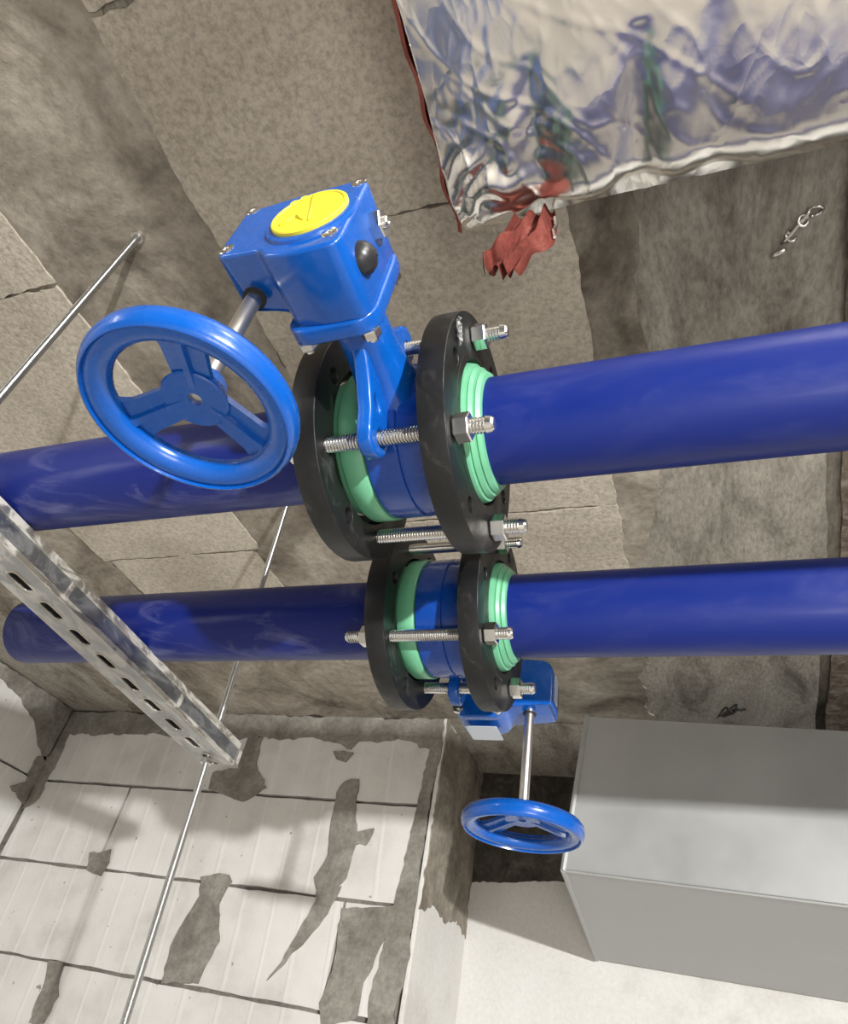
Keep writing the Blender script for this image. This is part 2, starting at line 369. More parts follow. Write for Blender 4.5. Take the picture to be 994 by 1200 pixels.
# ------------------------------------------------------------ pipes
R = 0.055
def pipe(label, x0, x1, yz, collar_at, direction, m):
    """welded pipe whose green stub end carries the loose flange; direction +1: pipe goes to +x"""
    t = thing('water_pipe', label, 'pipe', (x0 if direction > 0 else x1, *yz), 0, 'blue water pipes under the ceiling')
    L = x1 - x0; s = direction; wall = 0.006
    bm = bmesh.new()
    lathe(bm, [(0, R), (0, R - wall), (L, R - wall), (L, R)], axis=(s, 0, 0), seg=96, closed=True)
    obj('pipe_wall', bm, m, t, True, 40)
    # weld bead and green stub end, measured from the pipe start back towards the valve
    bm = bmesh.new()
    lathe(bm, [(0.004, R + 0.0005), (0.003, R + 0.005), (-0.001, R + 0.0075), (-0.0025, R + 0.0065), (-0.003, R + 0.0105), (-0.007, R + 0.0125),
               (-0.0085, R + 0.0115), (-0.0095, R + 0.0155), (-0.015, R + 0.0172), (-0.030, R + 0.0178), (-0.044, R + 0.017), (-0.044, R - 0.012), (0.004, R - 0.012)], axis=(s, 0, 0), seg=96, closed=True)
    obj('stub_end', bm, 'green', t, True, 45)
    bm = bmesh.new(); a_, b_ = (-0.024, -0.044) if direction > 0 else (-0.030, -0.054)
    lathe(bm, [(a_, R + 0.025), (a_ - 0.002, R + 0.027), (b_ + 0.001, R + 0.027), (b_, R + 0.026), (b_, R - 0.012), (a_, R - 0.012)], axis=(s, 0, 0), seg=96, closed=True)
    obj('stub_face', bm, 'green', t, True, 45)
    return t
U = (0.445, 0.515); Lo = (0.750, 0.492)
XU = -0.2485; XL = -0.2925
def arrangement(x, yz): return x
pipe('upper blue water pipe running from the big valve to the right frame edge', XU + 0.088, 1.9, U, None, 1, 'pipe')
pipe('dusty upper blue water pipe passing behind the large handwheel to the left', -1.35, XU - 0.078, U, None, -1, 'pipe_dusty')
pipe('lower blue water pipe running right from the lower valve above the duct', XL + 0.088, 1.9, Lo, None, 1, 'pipe')
pipe('lower dusty blue water pipe with its round left end behind the slotted channel', -1.072, XL - 0.078, Lo, None, -1, 'pipe_dusty')

# ------------------------------------------------------------ loose flange rings
def make_flange(label, loc, flip, film=False, first=[None]):
    # local: +x is the pipe side, -x the valve side
    t = thing('flange_ring', label, 'flange', loc, math.pi if flip else 0, 'black backing flanges on the pipe joints')
    if first[0] is None:
        h = 0.013; Ro = 0.123
        holes = [circle(0.098 * math.cos(math.radians(45 * k)), 0.098 * math.sin(math.radians(45 * k)), 0.0085, 20) for k in range(8)]
        me = curve_solid('flange', circle(0, 0, Ro, 96), [circle(0, 0, 0.0845, 72)] + holes, h, 0.0009, lambda u, v, w: (w, u, v), 2)
        bm = bmesh.new(); add_mesh(bm, me)
        lathe(bm, [(0.013 - 0.0005, 0.0852), (0.013 + 0.0002, 0.0845), (0.013 + 0.0002, 0.0755), (0.011, 0.0745), (-0.001, 0.0745), (-0.001, 0.0852)], seg=96, closed=True)
        first[0] = obj('ring_body', bm, 'flange', t, True, 30)
    else:
        o = first[0].copy(); COL.objects.link(o); o.parent = t
    if film:
        for q in range(3):
            bm = bmesh.new(); a0 = math.radians(172 - q * 5 + (9 if q == 2 else 0)); r0 = 0.106
            pts = []
            for k in range(9):
                tt = k / 8; rr = 0.100 + 0.021 * tt; ang = a0 - 0.10 * tt + 0.02 * math.sin(k * 2.3 + q)
                wd = 0.0042 * math.sin(math.pi * (0.1 + 0.85 * tt)) + 0.0006
                pts.append((rr * math.cos(ang), rr * math.sin(ang), wd, 0.0012 + 0.0022 * math.sin(k * 1.7 + q * 2) ** 2))
            rows = [[bm.verts.new((0.0135 + e * abs(s_) + 0.0003, u - s_ * w_ * math.sin(a0), v + s_ * w_ * math.cos(a0))) for s_ in (-1, -0.3, 0.4, 1)] for (u, v, w_, e) in pts]
            for a, b in zip(rows[:-1], rows[1:]):
                for k in range(3): bm.faces.new((a[k], a[k + 1], b[k + 1], b[k]))
            bmesh.ops.solidify(bm, geom=list(bm.faces), thickness=0.0004)
            obj('torn_film', bm, 'film', t)
    return t
make_flange('black ring flange of the upper joint on the right, torn film by one hole', (-0.185, *U), False, True)
make_flange('black ring flange of the upper joint behind the large handwheel rim', (-0.3115, *U), True)
make_flange('black ring flange of the lower joint, right one by the green collar', (-0.2315, *Lo), False)
make_flange('black ring flange of the lower joint, left one with a bolt end poking left', (-0.353, *Lo), True)

# ------------------------------------------------------------ stud bolts
def thread_profile(x0, x1, r, pitch=0.0030, depth=0.0015):
    n = int((x1 - x0 - 0.006) / pitch); p = [(x0, 0), (x0, r * 0.72), (x0 + 0.003, r - depth * 0.5)]
    for k in range(n):
        a = x0 + 0.003 + k * pitch; p += [(a + pitch * 0.1, r - depth), (a + pitch * 0.45, r), (a + pitch * 0.65, r)]
    return p + [(x1 - 0.002, r - depth * 0.5), (x1, r * 0.72), (x1, 0)]
def hexnut(x0, x1, R_=0.0138, hole=0.0078):
    bm = bmesh.new(); pr = [(x0, R_ * 0.93), (x0 + 0.0012, R_), (x1 - 0.0012, R_), (x1, R_ * 0.93)]
    rings = []
    for (t_, r_) in [(x0, hole)] + pr + [(x1, hole)]:
        n = 6; rings.append([bm.verts.new((t_, r_ * math.cos(math.pi / 3 * k + 0.2), r_ * math.sin(math.pi / 3 * k + 0.2))) for k in range(n)])
    rings.append(rings[0])
    for a, b in zip(rings[:-1], rings[1:]):
        for k in range(6): bm.faces.new((a[k], b[k], b[(k + 1) % 6], a[(k + 1) % 6]))
    return bm
def washer(x0, x1):
    bm = bmesh.new(); lathe(bm, [(x0, 0.008), (x0, 0.0155), (x1, 0.0155), (x1, 0.008)], seg=28, closed=True); return bm
NUTS = {}
def stud(label, x0, x1, fl, fr, y, z, nr, group=None):
    """fl / fr: outer faces of the left / right flange"""
    t = thing('stud_bolt', label, 'bolt', (0, y, z), 0, 'stud bolts clamping the flanges')
    bm = bmesh.new(); lathe(bm, thread_profile(x0, x1, 0.0078), seg=20); obj('threaded_stud', bm, 'zinc', t)
    obj('hex_nut', hexnut(fr + 0.001, fr + 0.0155), 'zinc', t); obj('hex_nut', hexnut(fl - 0.0155, fl - 0.001), 'zinc', t)
    return t
for (cx, yz, fl, fr, x0, x1, pos) in ((XU, U, -0.3245, -0.172, -0.362, -0.134, 'upper'), (XL, Lo, -0.366, -0.2185, -0.404, -0.184, 'lower')):
    for a in (-135, 135, -45, 45):
        y = yz[0] + 0.098 * math.cos(math.radians(a)); z = yz[1] + 0.098 * math.sin(math.radians(a))
        lab = {('upper', -135): 'zinc stud bolt through the big valve ear, crossing the green ring of the upper joint',
               ('upper', 135): 'zinc stud bolt at the top of the upper black flange',
               ('upper', -45): 'zinc stud bolt at the bottom of the upper black flange',
               ('upper', 45): 'zinc stud bolt hidden behind the upper blue pipe joint',
               ('lower', -135): 'long zinc stud bolt across the middle of the lower joint, both ends showing',
               ('lower', 135): 'zinc stud bolt squeezed between the upper and lower flanges',
               ('lower', -45): 'zinc stud bolt at the bottom of the lower flange before the small gearbox',
               ('lower', 45): 'zinc stud bolt hidden behind the lower blue pipe joint'}[(pos, a)]
        e = random.uniform(-0.002, 0.003)
        stud(lab, x0 + e, x1 + e, fl, fr, y, z, 0)

# ------------------------------------------------------------ gear operated butterfly valves
def make_valve(label, loc, rz, shaft_len, plate, wheel_r, worm_x, tilt_spokes, worm_end):
    V = thing('butterfly_valve', label, 'valve', loc, rz, 'blue gear operated butterfly valves')
    # wafer body
    fx = -1 if rz else 1
    bm = bmesh.new()
    lathe(bm, [(fx * a_, b_) for a_, b_ in [(-0.024, 0.076), (-0.022, 0.0795), (-0.010, 0.0805), (0.012, 0.0805), (0.013, 0.0785), (0.015, 0.0785), (0.016, 0.0805), (0.041, 0.0795), (0.044, 0.076), (0.044, 0.045), (-0.024, 0.045)]], seg=80, closed=True)
    obj('body', bm, 'enamel_body', V, True, 35)
    bm = bmesh.new(); lathe(bm, [(-0.008, 0), (-0.008, 0.0455), (0.004, 0.0455), (0.004, 0)], seg=48); obj('disc', bm, 'enamel_body', V, True, 35)
    # ear plate: (u = along the stem, v = across)
    lug = []
    for sgn in (1, -1):
        pts = [(0.160, 0.014), (0.146, 0.019), (0.130, 0.027), (0.114, 0.044), (0.100, 0.061), (0.094, 0.076), (0.086, 0.088), (0.073, 0.092), (0.060, 0.087), (0.052, 0.076), (0.054, 0.060)]
        pts = [(a, b * sgn) for a, b in pts]; lug += pts if sgn == 1 else pts[::-1]
    inner = [(0.0745 * math.cos(t_), 0.0745 * math.sin(t_)) for t_ in [(-44 + 8 * k) * math.pi / 180 for k in range(12)]]
    outline = lug[:11] + inner[::-1] + lug[11:]
    holes = []
    for sgn in (1, -1):
        holes.append(circle(0.0693, 0.0693 * sgn, 0.0082, 18)); holes.append([(0.092 + 0.0095 * math.cos(t_) * 0.75 - 0.004 * math.sin(t_), sgn * (0.047 + 0.0095 * math.sin(t_) * 0.5)) for t_ in [2 * math.pi * k / 18 for k in range(18)]])
    me = curve_solid('ear', outline, holes, 0.0075, 0.003, lambda u, v, w: (w - 0.002 * fx, -u, v), 2)
    bm = bmesh.new(); add_mesh(bm, me); obj('ear_plate', bm, 'enamel', V, True, 50)
    # oval neck, wider along the pipe, with two slanting webs
    bm = bmesh.new(); rings = []
    for (u, a, b) in ((0.070, 0.032, 0.036), (0.082, 0.029, 0.031), (0.100, 0.026, 0.026), (0.125, 0.024, 0.0235), (0.176, 0.0225, 0.0235)):
        rings.append([bm.verts.new((a * math.copysign(abs(math.cos(t_)) ** 0.75, math.cos(t_)), -u, b * math.copysign(abs(math.sin(t_)) ** 0.75, math.sin(t_)))) for t_ in [2 * math.pi * k / 32 for k in range(32)]])
    for A, B in zip(rings[:-1], rings[1:]):
        for k in range(32): bm.faces.new((A[k], B[k], B[(k + 1) % 32], A[(k + 1) % 32]))
    bm.faces.new(rings[0]); bm.faces.new(rings[-1])
    obj('neck', bm, 'enamel', V, True, 40)
    # gearbox
    zc = -0.005
    G = obj('gearbox', _gearbox(zc, worm_end), 'enamel', V, True, 32)
    # mounting flange between box and neck
    me = curve_solid('mount', round_poly([(-0.043, 0.047), (0.041, 0.047), (0.043, 0.030), (0.043, -0.050), (0.030, -0.063), (-0.030, -0.063), (-0.043, -0.050)], 0.008), [], 0.0075, 0.0025, lambda u, v, w: (u * 0.96, -0.1800 + w, v * 0.98), 2)
    bm = bmesh.new(); add_mesh(bm, me); obj('mounting_flange', bm, 'enamel', V, True, 50)
    # cover plate ring, cap and screws
    bm = bmesh.new(); lathe(bm, [(0, 0.0405), (0.0025, 0.0395), (0.003, 0.038), (0.003, 0)], (0, -0.2525, zc), (0, -1, 0), 64); obj('cover_boss', bm, 'enamel', V, True, 35)
    bm = bmesh.new()
    lathe(bm, [(0, 0.0335), (0.0035, 0.0335), (0.0045, 0.0325), (0.0045, 0.0305), (0.0036, 0.0298), (0.0036, 0)], (0, -0.2545, zc), (0, -1, 0), 64)
    cap = obj('position_cap', bm, 'yellow', V, True, 35)
    bm = bmesh.new(); yy = -0.2585
    def ridge(a, b, wd=0.0014):
        a = Vector(a); b = Vector(b); tube(bm, [(a.x, yy, a.y + zc), (b.x, yy, b.y + zc)], wd, 6)
    ridge((-0.004, 0.0285), (0.006, -0.018)); ridge((-0.010, -0.004), (-0.022, -0.014)); ridge((-0.010, -0.004), (0.0, -0.0135))
    for cx_ in (-0.0205, -0.0125):
        tube(bm, [(cx_ + 0.0036 * math.cos(t_), yy, 0.0285 + 0.0036 * math.sin(t_) + zc - abs(cx_ + 0.0125) * 0.55) for t_ in [2 * math.pi * k / 12 for k in range(10)]], 0.0007, 5)
    obj('cap_mark', bm, 'yellow', cap, True)
    for (sx, sz) in ((-0.074, -0.024), (-0.074, 0.044), (0.026, -0.041), (0.030, 0.043)):
        bm = bmesh.new(); lathe(bm, [(-0.002, 0.0070), (0.0004, 0.0070), (0.0010, 0.0062), (0.0010, 0.0028), (0.0001, 0.0025), (0.0001, 0)], (sx, -0.2525, sz), (0, -1, 0), 20)
        obj('cover_screw', bm, 'zinc', V, True, 40)
    # stop bolt with lock nut and black plug on the flank
    bm = bmesh.new(); me = hexnut(0.0, 0.011, 0.0122, 0.0052); tmp = bpy.data.meshes.new('t'); me.to_mesh(tmp); me.free(); add_mesh(bm, tmp)
    lathe(bm, [(-0.006, 0.0055), (0.0135, 0.0052), (0.0148, 0.004), (0.0148, 0.002), (0.012, 0)], seg=18)
    for v in bm.verts: v.co += Vector((0.0375, -0.2255, 0.018))
    obj('stop_bolt', bm, 'zinc', V)
    bm = bmesh.new(); lathe(bm, [(-0.004, 0.0138), (0.002, 0.0138), (0.006, 0.0125), (0.0105, 0.0085), (0.0125, 0.0035), (0.013, 0)], (0.038, -0.222, -0.030), (1, 0, 0), 28)
    tube(bm, [(0.0415, -0.222, -0.0165), (0.0475, -0.222, -0.020), (0.0512, -0.222, -0.030)], 0.0012, 6)
    obj('rubber_plug', bm, 'rubber', V, True, 50)
    for (bx_, bz_) in ((0.030, -0.051), (-0.030, -0.051), (0.030, 0.036), (-0.030, 0.036)):
        bm = bmesh.new(); me = hexnut(0.0, 0.008, 0.0088, 0.003); tmp = bpy.data.meshes.new('t'); me.to_mesh(tmp); me.free(); add_mesh(bm, tmp)
        lathe(bm, [(0.0, 0.004), (0.012, 0.004), (0.012, 0)], seg=12)
        for v in bm.verts: v.co = Vector((v.co.y + bx_, v.co.x - 0.1730, v.co.z + bz_))
        obj('mounting_bolt', bm, 'zinc', V)
    if plate:
        me = curve_solid('pl', round_poly([(-0.034, -0.024), (0.026, -0.024), (0.026, 0.022), (-0.034, 0.022)], 0.003), [], 0.0006, 0.0002, lambda u, v, w: (u * 0.82 + 0.004, -0.222 + v * 1.05, -0.0655 + w - 0.0))
        bm = bmesh.new(); add_mesh(bm, me); obj('name_plate', bm, 'plate', V)
        me = curve_solid('pl', round_poly([(-0.022, -0.012), (0.022, -0.012), (0.022, 0.012), (-0.022, 0.012)], 0.002), [], 0.0006, 0.0002, lambda u, v, w: (-0.1068 + w, -0.222 + v, 0.006 + u))
        bm = bmesh.new(); add_mesh(bm, me); obj('name_plate', bm, 'plate', V)
    # worm shaft
    wy = -0.213
    bm = bmesh.new(); lathe(bm, [(0.001, 0.0102), (-0.0006, 0.0102), (-0.0006, 0.0066)], (worm_x, wy, -0.038), (0, 0, 1), 28); obj('shaft_seal', bm, 'black', V, True)
    zt, zb = -0.030, -shaft_len
    bm = bmesh.new(); lathe(bm, [(0, 0), (0, 0.0070), (zb - zt + 0.014, 0.0070), (zb - zt + 0.012, 0.0060), (zb - zt + 0.012, 0)], (worm_x, wy, zt), (0, 0, 1), 24); obj('input_shaft', bm, 'steel', V, True, 35)
    # handwheel
    rim = wheel_r; W = bpy.data.objects.new('handwheel', None)
    bm = bmesh.new(); c = (worm_x, wy, zb)
    prof = [(0.0115, rim - 0.017), (0.0135, rim - 0.011), (0.0118, rim - 0.004), (0.0065, rim - 0.0003), (0.0005, rim), (-0.0050, rim - 0.0028), (-0.0075, rim - 0.0085),
            (-0.0070, rim - 0.0145), (-0.0040, rim - 0.0195), (0.0010, rim - 0.0225), (0.0045, rim - 0.0225), (0.0060, rim - 0.0205), (0.0050, rim - 0.019), (0.0065, rim - 0.018)]
    lathe(bm, prof, c, (0, 0, 1), 72, closed=True)
    rimo = obj('handwheel', bm, 'enamel', V, True, 60)
    # a thin skirt along the rim underside
    bm = bmesh.new(); lathe(bm, [(0.0, rim + 0.0002), (-0.0045, rim - 0.0010), (-0.0095, rim - 0.0040), (-0.0095, rim - 0.0052), (-0.004, rim - 0.0062)], c, (0, 0, 1), 72, closed=True)
    obj('rim_lip', bm, 'enamel', rimo, True, 60)
    for k in range(3):
        ang = math.radians(tilt_spokes + 120 * k)
        r1, r2 = 0.010, rim - 0.012
        def P(r, s, z): return (c[0] + r * math.cos(ang) - s * math.sin(ang), c[1] + r * math.sin(ang) + s * math.cos(ang), c[2] + z)
        bm = bmesh.new(); rows = []
        n = 12
        for q in range(n + 1):
            t_ = q / n; r = r1 + (r2 - r1) * t_
            hw = 0.0135 + 0.003 * t_ + 0.014 * max(0, t_ - 0.66) ** 1.4 * 4
            zz = 0.012 * (1 - t_) ** 0.8 + 0.003
            rows.append([bm.verts.new(P(r, s * hw, zz + h_)) for (s, h_) in ((-1, -0.002), (-0.25, -0.002), (-0.16, -0.0058), (0.16, -0.0058), (0.25, -0.002), (1, -0.002), (1, 0.003), (-1, 0.003))])
        for A, B in zip(rows[:-1], rows[1:]):
            for j in range(8): bm.faces.new((A[j], B[j], B[(j + 1) % 8], A[(j + 1) % 8]))
        bm.faces.new(rows[0]); bm.faces.new(rows[-1][::-1])
        obj('spoke', bm, 'enamel', rimo, True, 35)
    bm = bmesh.new()
    lathe(bm, [(0.0095, 0.0055), (0.0095, 0.0235), (0.0110, 0.0245), (0.0150, 0.0245), (0.0165, 0.0225), (0.0175, 0.0115), (0.028, 0.0115), (0.029, 0.0105), (0.029, 0.0055)] and [(0.0095, 0.0055), (0.0085, 0.0240), (0.0095, 0.0252), (0.0300, 0.0165), (0.0320, 0.0140), (0.0330, 0.0055)], c, (0, 0, 1), 40, closed=True)
    obj('hub', bm, 'enamel', rimo, True, 35)
    bm = bmesh.new(); lathe(bm, [(0.0118, 0), (0.0118, 0.0040), (0.0125, 0.0054), (0.015, 0.0054)], c, (0, 0, 1), 20); obj('hub_screw', bm, 'steel', rimo, True, 35)
    bm = bmesh.new(); lathe(bm, [(-0.001, 0.0028), (0.0022, 0.0028), (0.0022, 0)], (c[0] + 0.0125 * math.cos(-0.7), c[1] + 0.0125 * math.sin(-0.7), c[2] + 0.027), (math.cos(-0.7), math.sin(-0.7), 0), 14); obj('set_screw', bm, 'black', rimo, True, 35)
    return V
def _gearbox(zc, we):
    outline = round_poly([(0.0385, 0.049), (0.0, 0.052), (-0.050, 0.049), (we, 0.047), (we, -0.033), (-0.037, -0.040), (-0.030, -0.052), (0.0, -0.060), (0.0385, -0.059)], [0.012, 0.02, 0.02, 0.010 if we > -0.09 else 0.032, 0.010, 0.008, 0.012, 0.02, 0.013])
    me = curve_solid('gb', outline, [], 0.0335, 0.0035, lambda u, v, w: (u, -0.219 + w, v), 3)
    # the worm housing is rounder and shallower at its far back edge
    for v in me.vertices:
        if v.co.x < -0.036 and v.co.y > -0.215: v.co.y -= 0.012 * min(1, (-0.036 - v.co.x) / 0.02)
        if v.co.z < -0.03 and v.co.y > -0.215 and v.co.x < -0.036: v.co.z += 0.006
    bm = bmesh.new(); add_mesh(bm, me); return bm
make_valve('large blue butterfly valve on the upper pipe with a yellow capped gearbox', (-0.2485, *U), 0, 0.180, False, 0.0790, -0.0635, 174, -0.082)
make_valve('smaller looking blue butterfly valve on the lower pipe with its handwheel hanging by the duct', (-0.2925, *Lo), math.pi, 0.203, True, 0.084, -0.0695, -30, -0.106)

# ------------------------------------------------------------ trapeze hanger: threaded rods and slotted channel
def rod(label, top, slope, length, nuts):
    t = thing('threaded_rod', label, 'rod', top, 0, 'threaded hanger rods')
    bm = bmesh.new(); n = 40
    tube(bm, [(slope * k / n * length, 0, -k / n * length) for k in range(n + 1)], 0.0062, 14); obj('rod_shank', bm, 'rod', t, True)
    for z in nuts:
        bm = hexnut(0, 0.010, 0.0112, 0.0055)
        for v in bm.verts: v.co = Vector((v.co.y + slope * -(z), v.co.z, v.co.x + z))
        obj('hex_nut', bm, 'zinc', t)
    bm = bmesh.new(); lathe(bm, [(0.0, 0.006), (0.0, 0.012), (-0.006, 0.011), (-0.006, 0.006)], (0, 0, -0.004), (0, 0, 1), 20, closed=True); obj('anchor_sleeve', bm, 'steel', t, True, 40)
    return t
ZS = lambda y: 0.396 - 0.0656 * (y - 0.75)       # channel underside
rod('thin threaded rod at upper left, anchored in the dirty ceiling band', (-0.835, 0.35, ZC), 0.02, 0.95, [])
rod('long threaded rod hanging behind both pipes and through the channel end', (-0.853, 1.0, ZC), 0.0714, 1.45, [ZS(1.0) - ZC - 0.0125, ZS(1.0) - ZC + 0.044])
y0, y1 = -0.15, 1.030; ang = math.atan(-0.0656)
ch = thing('strut_channel', 'slotted galvanised steel channel carrying the pipes at left, smeared with cement', 'bracket', (-0.804, y0, ZS(y0)))
ch.rotation_euler = (ang, 0, 0)
CL = (y1 - y0) / math.cos(ang); HW = 0.033; H = 0.042; T = 0.0025
slots = []
yy = 0.51 - 0.0622 * 10
while yy < 1.01:
    yl = (yy - y0) / math.cos(ang)
    if yl > 0.03 and yl < CL - 0.02:
        slots.append(round_poly([(-0.0075, yl - 0.019), (0.0075, yl - 0.019), (0.0075, yl + 0.019), (-0.0075, yl + 0.019)], 0.0110, 6))
    yy += 0.0622
me = curve_solid('web', [(-HW, 0), (HW, 0), (HW, CL), (-HW, CL)], slots, T / 2, 0.0003, lambda u, v, w: (u, v, w + T / 2))
bm = bmesh.new(); add_mesh(bm, me); obj('slotted_web', bm, 'strut', ch)
# dished rims round the slots
for s in slots:
    bm = bmesh.new()
    c_ = (sum(p[0] for p in s) / len(s), sum(p[1] for p in s) / len(s))
    o_ = [bm.verts.new((c_[0] + (p[0] - c_[0]) * 1.45, c_[1] + (p[1] - c_[1]) * 1.18, -0.0002)) for p in s]
    m_ = [bm.verts.new((c_[0] + (p[0] - c_[0]) * 1.2, c_[1] + (p[1] - c_[1]) * 1.09, -0.0018)) for p in s]
    i_ = [bm.verts.new((p[0], p[1], 0.0012)) for p in s]
    for k in range(len(s)):
        k2 = (k + 1) % len(s); bm.faces.new((o_[k], m_[k], m_[k2], o_[k2])); bm.faces.new((m_[k], i_[k], i_[k2], m_[k2]))
    obj('slot_rim', bm, 'strut_edge', ch, True)
for sx in (-1, 1):
    bm = bmesh.new(); box(bm, (sx * HW - (T if sx > 0 else 0), 0, T), (sx * HW + (0 if sx > 0 else T), CL, H), 0.0006)
    obj('side_wall', bm, 'strut_side', ch)
    bm = bmesh.new()
    box(bm, (sx * HW - (0.026 if sx > 0 else 0), 0, H - T), (sx * HW + (0 if sx > 0 else 0.026), CL, H + 0.001), 0.0008)
    box(bm, (sx * (HW - 0.025) - 0.001, 0, H - 0.009), (sx * (HW - 0.025) + 0.001, CL, H - T), 0.0004)
    obj('inturned_lip', bm, 'strut_edge', ch)
    # raised edge bands and cross ridges that frame the dull panels of the side
    bm = bmesh.new(); xs = sorted((sx * HW, sx * (HW + 0.0022)))
    box(bm, (xs[0], 0, H - 0.011), (xs[1], CL, H + 0.001), 0.0008); box(bm, (xs[0], 0, 0.0), (xs[1], CL, 0.009), 0.0008)
    for yb in (0.42, 0.70, 0.985, 1.185):
        box(bm, (xs[0], yb + 0.002, 0.008), (xs[1] - 0.0002, yb + 0.010, H - 0.010), 0.0006)
    obj('side_ridge', bm, 'strut_edge', ch)
# rubber packers between the pipes and the channel
# ------------------------------------------------------------ square duct at right
du = thing('sheet_duct', 'bare galvanised sheet duct under the ceiling at lower right', 'duct', (0, 0, 0))
A = [Vector(p) for p in ((-0.242, 1.70, 0.797), (-0.292, 1.70, 0.425), (-0.353, 2.775, 0.425), (-0.30, 2.775, 0.797))]
XR = 1.9; B = [Vector((XR + 0.0, a.y, a.z - (0.09 if a.y < 2 else 0.0))) for a in A]
B[1].z = 0.363; B[0].z = 0.714; B[2].z = 0.363; B[3].z = 0.714
bm = bmesh.new(); va = [bm.verts.new(p) for p in A]; vb = [bm.verts.new(p) for p in B]
for k in range(4): bm.faces.new((va[k], vb[k], vb[(k + 1) % 4], va[(k + 1) % 4]))
bm.faces.new(va[::-1]); bm.faces.new(vb)
obj('duct_shell', bm, 'duct', du)
bm = bmesh.new()
def bar(bm, a, b, r): tube(bm, [a, b], r, 6)
for k in range(4): bar(bm, A[k], A[(k + 1) % 4], 0.0065)
obj('end_flange', bm, 'duct', du)
bm = bmesh.new(); bar(bm, A[1], B[1], 0.0035); obj('folded_seam', bm, 'duct', du)
for xx in (0.9,):
    for yy in (1.9,):
        bm = bmesh.new(); tube(bm, [(xx, yy, ZC - 0.001), (xx, yy, 0.745)], 0.005, 10); obj('duct_hanger', bm, 'zinc', du)

# ------------------------------------------------------------ foil wrapped duct
fd = thing('foil_wrapped_duct', 'insulated duct in crumpled silver foil at the upper right under the ceiling', 'duct', (0, 0, 0))
def foil_point(u, s):
    """u along x, s along the wrapped section; returns a point on the crumpled skin"""
    zb = 0.85; rr = 0.050; yfar = 0.403
    flat = yfar - rr + 0.75
    if s < flat: y = -0.75 + s; z = zb; n = Vector((0, 0, -1))
    elif s < flat + rr * 1.571:
        a = (s - flat) / rr; y = yfar - rr + rr * math.sin(a); z = zb + rr - rr * math.cos(a); n = Vector((0, math.sin(a), -math.cos(a)))
    else: y = yfar; z = zb + rr + (s - flat - rr * 1.571); n = Vector((0, 1, 0))
    p = Vector((u, y, z)); q = Vector((u * 1.0, s * 1.0, 0))
    d = noise.noise(q * 4) * 0.002
    def crease(a, b, k, w_): 
        x = noise.noise(Vector((u * a + s * b, s * a * 0.45 - u * b * 0.2, k))); return math.exp(-(x / w_) ** 2)
    near = max(0, 1 - abs(s - flat) / 0.26); corner = max(0, 1 - (Vector((u + 0.21, s - flat)).length) / 0.20)
    d += crease(7, -4, 3, 0.03) * (0.0004 + 0.0006 * near) + crease(17, -9, 8, 0.045) * (0.0003 + 0.0005 * near) + crease(40, 12, 5, 0.08) * 0.0004
    d += max(0, noise.noise(Vector((u * 22, s * 9, 4)))) * 0.0010 * near
    d += corner ** 1.4 * (abs(noise.noise(q * 26)) * 0.016 - 0.002)
    # puckers pinched into the far edge
    for (uc, dep, sl) in ((0.0, 0.017, 0.12), (0.085, 0.010, 0.05), (-0.115, 0.013, 0.1)):
        ds = flat + 0.05 - s
        if 0 < ds < 0.19:
            xx = (u - uc - sl * ds * 0.6) / (0.012 + 0.02 * (1 - ds / 0.19)); d -= dep * math.exp(-xx * xx) * (1 - ds / 0.19) ** 0.6
    return p + n * d
bm = bmesh.new(); NU, NS = 330, 330; U0, U1 = -0.222, 1.0; SL = 0.75 + 0.353 + 0.0785 + 0.13
grid = []
for j in range(NS + 1):
    t_ = j / NS; s = SL * (1 - (1 - t_) ** 1.5) if False else SL * t_
    row = []
    for k in range(NU + 1):
        u = U0 + (U1 - U0) * (k / NU) ** 1.25
        p = foil_point(u, s)
        if k == 0: p.x += noise.noise(Vector((0, s * 8, 0))) * 0.008
        row.append(bm.verts.new(p))
    grid.append(row)
for j in range(NS):
    for k in range(NU): bm.faces.new((grid[j][k], grid[j][k + 1], grid[j + 1][k + 1], grid[j + 1][k]))
# closed left end of foil
endr = []
for j in range(NS + 1):
    v = grid[j][0].co; endr.append(bm.verts.new((v.x + 0.006, v.y * 0.985 - (0.01 if v.y > 0.3 else 0), min(v.z + 0.012, 1.03))))
for j in range(NS): bm.faces.new((grid[j][0], grid[j + 1][0], endr[j + 1], endr[j]))
obj('foil_facing', bm, 'foil', fd, True)
bm = bmesh.new(); box(bm, (-0.205, -0.74, 0.895), (0.99, 0.355, 1.035), 0.01); obj('insulation_board', bm, 'red', fd)
# red fabric edge showing along the left side
bm = bmesh.new(); rows = []
for k in range(60):
    t_ = k / 59; y = -0.3 + 0.69 * t_; wv = 0.002 * math.sin(k * 0.9) + noise.noise(Vector((y * 20, 0, 1))) * 0.004
    rows.append([bm.verts.new((-0.224 + wv, y, 0.853)), bm.verts.new((-0.231 + wv, y, 0.862)), bm.verts.new((-0.228 + wv, y, 0.90)), bm.verts.new((-0.220, y, 0.90))])
for a, b in zip(rows[:-1], rows[1:]):
    for j in range(3): bm.faces.new((a[j], b[j], b[j + 1], a[j + 1]))
obj('red_lining', bm, 'red', fd, True)
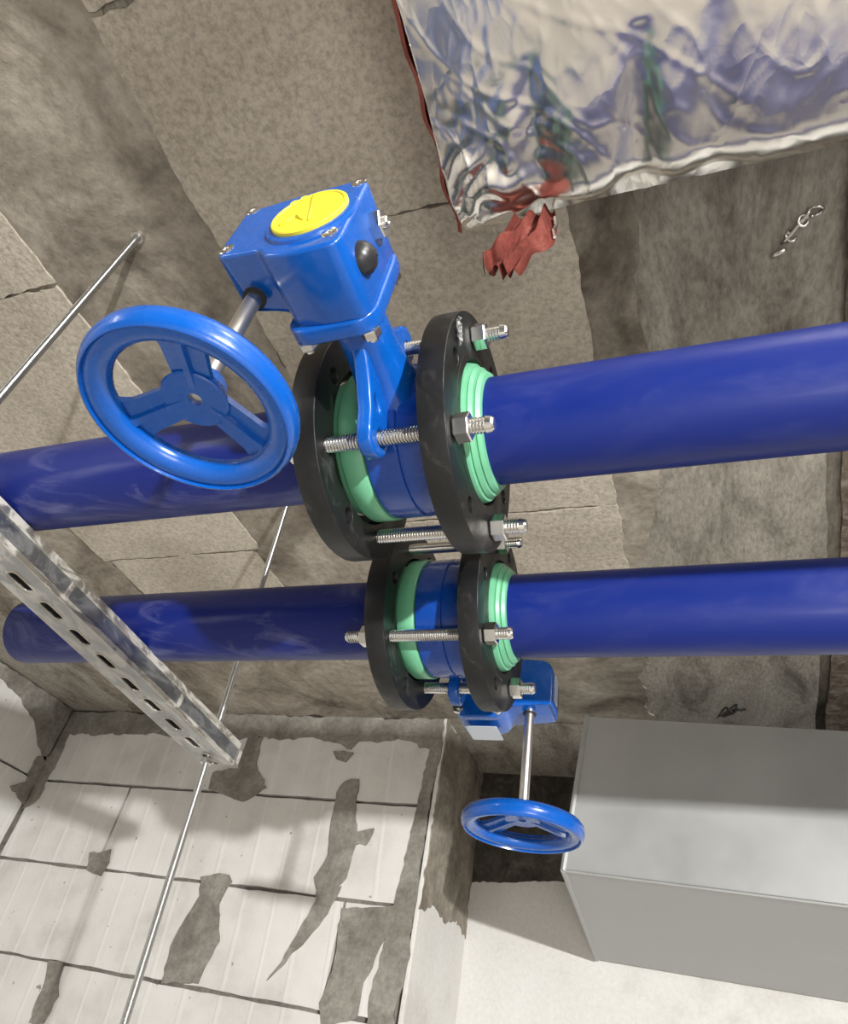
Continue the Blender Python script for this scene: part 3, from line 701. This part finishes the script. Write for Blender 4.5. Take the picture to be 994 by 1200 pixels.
# crumpled red cloth pulled out of the corner
bm = bmesh.new(); rows = []
for a in range(22):
    t_ = a / 21
    cx = -0.128 - 0.035 * t_; cy = 0.392 + 0.012 * t_; cz = 0.868 - 0.108 * t_
    wd = 0.024 + 0.016 * math.sin(min(1, t_ * 1.25) * math.pi * 0.8) - 0.012 * max(0, t_ - 0.75) * 4
    row = []
    for b in range(27):
        s = b / 26 * 2 - 1; f = math.sin(s * 6.5 + t_ * 2.5 + noise.noise(Vector((s * 2, t_ * 3, 9))) * 4) * 0.009 * (0.4 + t_) + noise.noise(Vector((s * 2.6, t_ * 2.2, 0))) * 0.014
        row.append(bm.verts.new((cx + s * wd * 1.0, cy + f + 0.004 * s, cz + s * 0.008 + noise.noise(Vector((s * 2.2, t_ * 2, 5))) * 0.016 * t_ - (0.005 * abs(math.sin(b * 0.9)) if a == 21 else 0))))
    rows.append(row)
for a, b in zip(rows[:-1], rows[1:]):
    for j in range(26): bm.faces.new((a[j], a[j + 1], b[j + 1], b[j]))
bmesh.ops.solidify(bm, geom=list(bm.faces), thickness=0.0008)
tag(obj('cloth_scrap', bm, 'red', None, True), 'crumpled red cloth scrap poking out of the foil duct corner', 'cloth')
# two hanging shreds of foil tape
bm = bmesh.new()
tube(bm, [(-0.104, 0.40, 0.862), (-0.103, 0.407, 0.850), (-0.106, 0.405, 0.838), (-0.104, 0.409, 0.826)], [0.0022, 0.003, 0.0018, 0.0024], 5)
obj('foil_shred', bm, 'foil', fd)

# ------------------------------------------------------------ small bits left in the ceiling
bm = bmesh.new()
def loopw(c, r, a0, a1, rx=1.0):
    return [(c[0] + r * rx * math.cos(a0 + (a1 - a0) * k / 14), c[1] + r * math.sin(a0 + (a1 - a0) * k / 14), ZC - 0.006 - 0.004 * math.sin(k * 0.45)) for k in range(15)]
tube(bm, loopw((0.238, 0.563), 0.0085, -2.4, 2.4), 0.0022, 8)
tube(bm, loopw((0.222, 0.574), 0.0065, 0.2, 5.9), 0.0024, 8)
tube(bm, loopw((0.208, 0.594), 0.0070, 0.5, 4.2), 0.0022, 8)
tube(bm, [(0.231, 0.556, ZC - 0.004), (0.226, 0.566, ZC - 0.008), (0.214, 0.582, ZC - 0.006), (0.203, 0.598, ZC - 0.005), (0.196, 0.606, ZC - 0.002)], 0.0024, 8)
tube(bm, [(0.200, 0.612, ZC - 0.010), (0.188, 0.620, ZC - 0.006), (0.184, 0.626, ZC - 0.001)], 0.004, 8)
tag(obj('wire_loop', bm, 'zinc', None, True), 'small curled zinc wire clip left in the ceiling at upper right', 'wire')
bm = bmesh.new()
tube(bm, [(0.150, 2.13, ZC - 0.001), (0.148, 2.13, ZC - 0.016), (0.160, 2.125, ZC - 0.022), (0.172, 2.14, ZC - 0.012)], 0.004, 7)
tube(bm, [(0.120, 2.15, ZC - 0.001), (0.134, 2.15, ZC - 0.018), (0.148, 2.16, ZC - 0.002)], 0.004, 7)
tag(obj('tie_wire_stub', bm, 'black', None, True), 'dark stub of tie wire sticking out of the ceiling above the bare duct', 'wire')
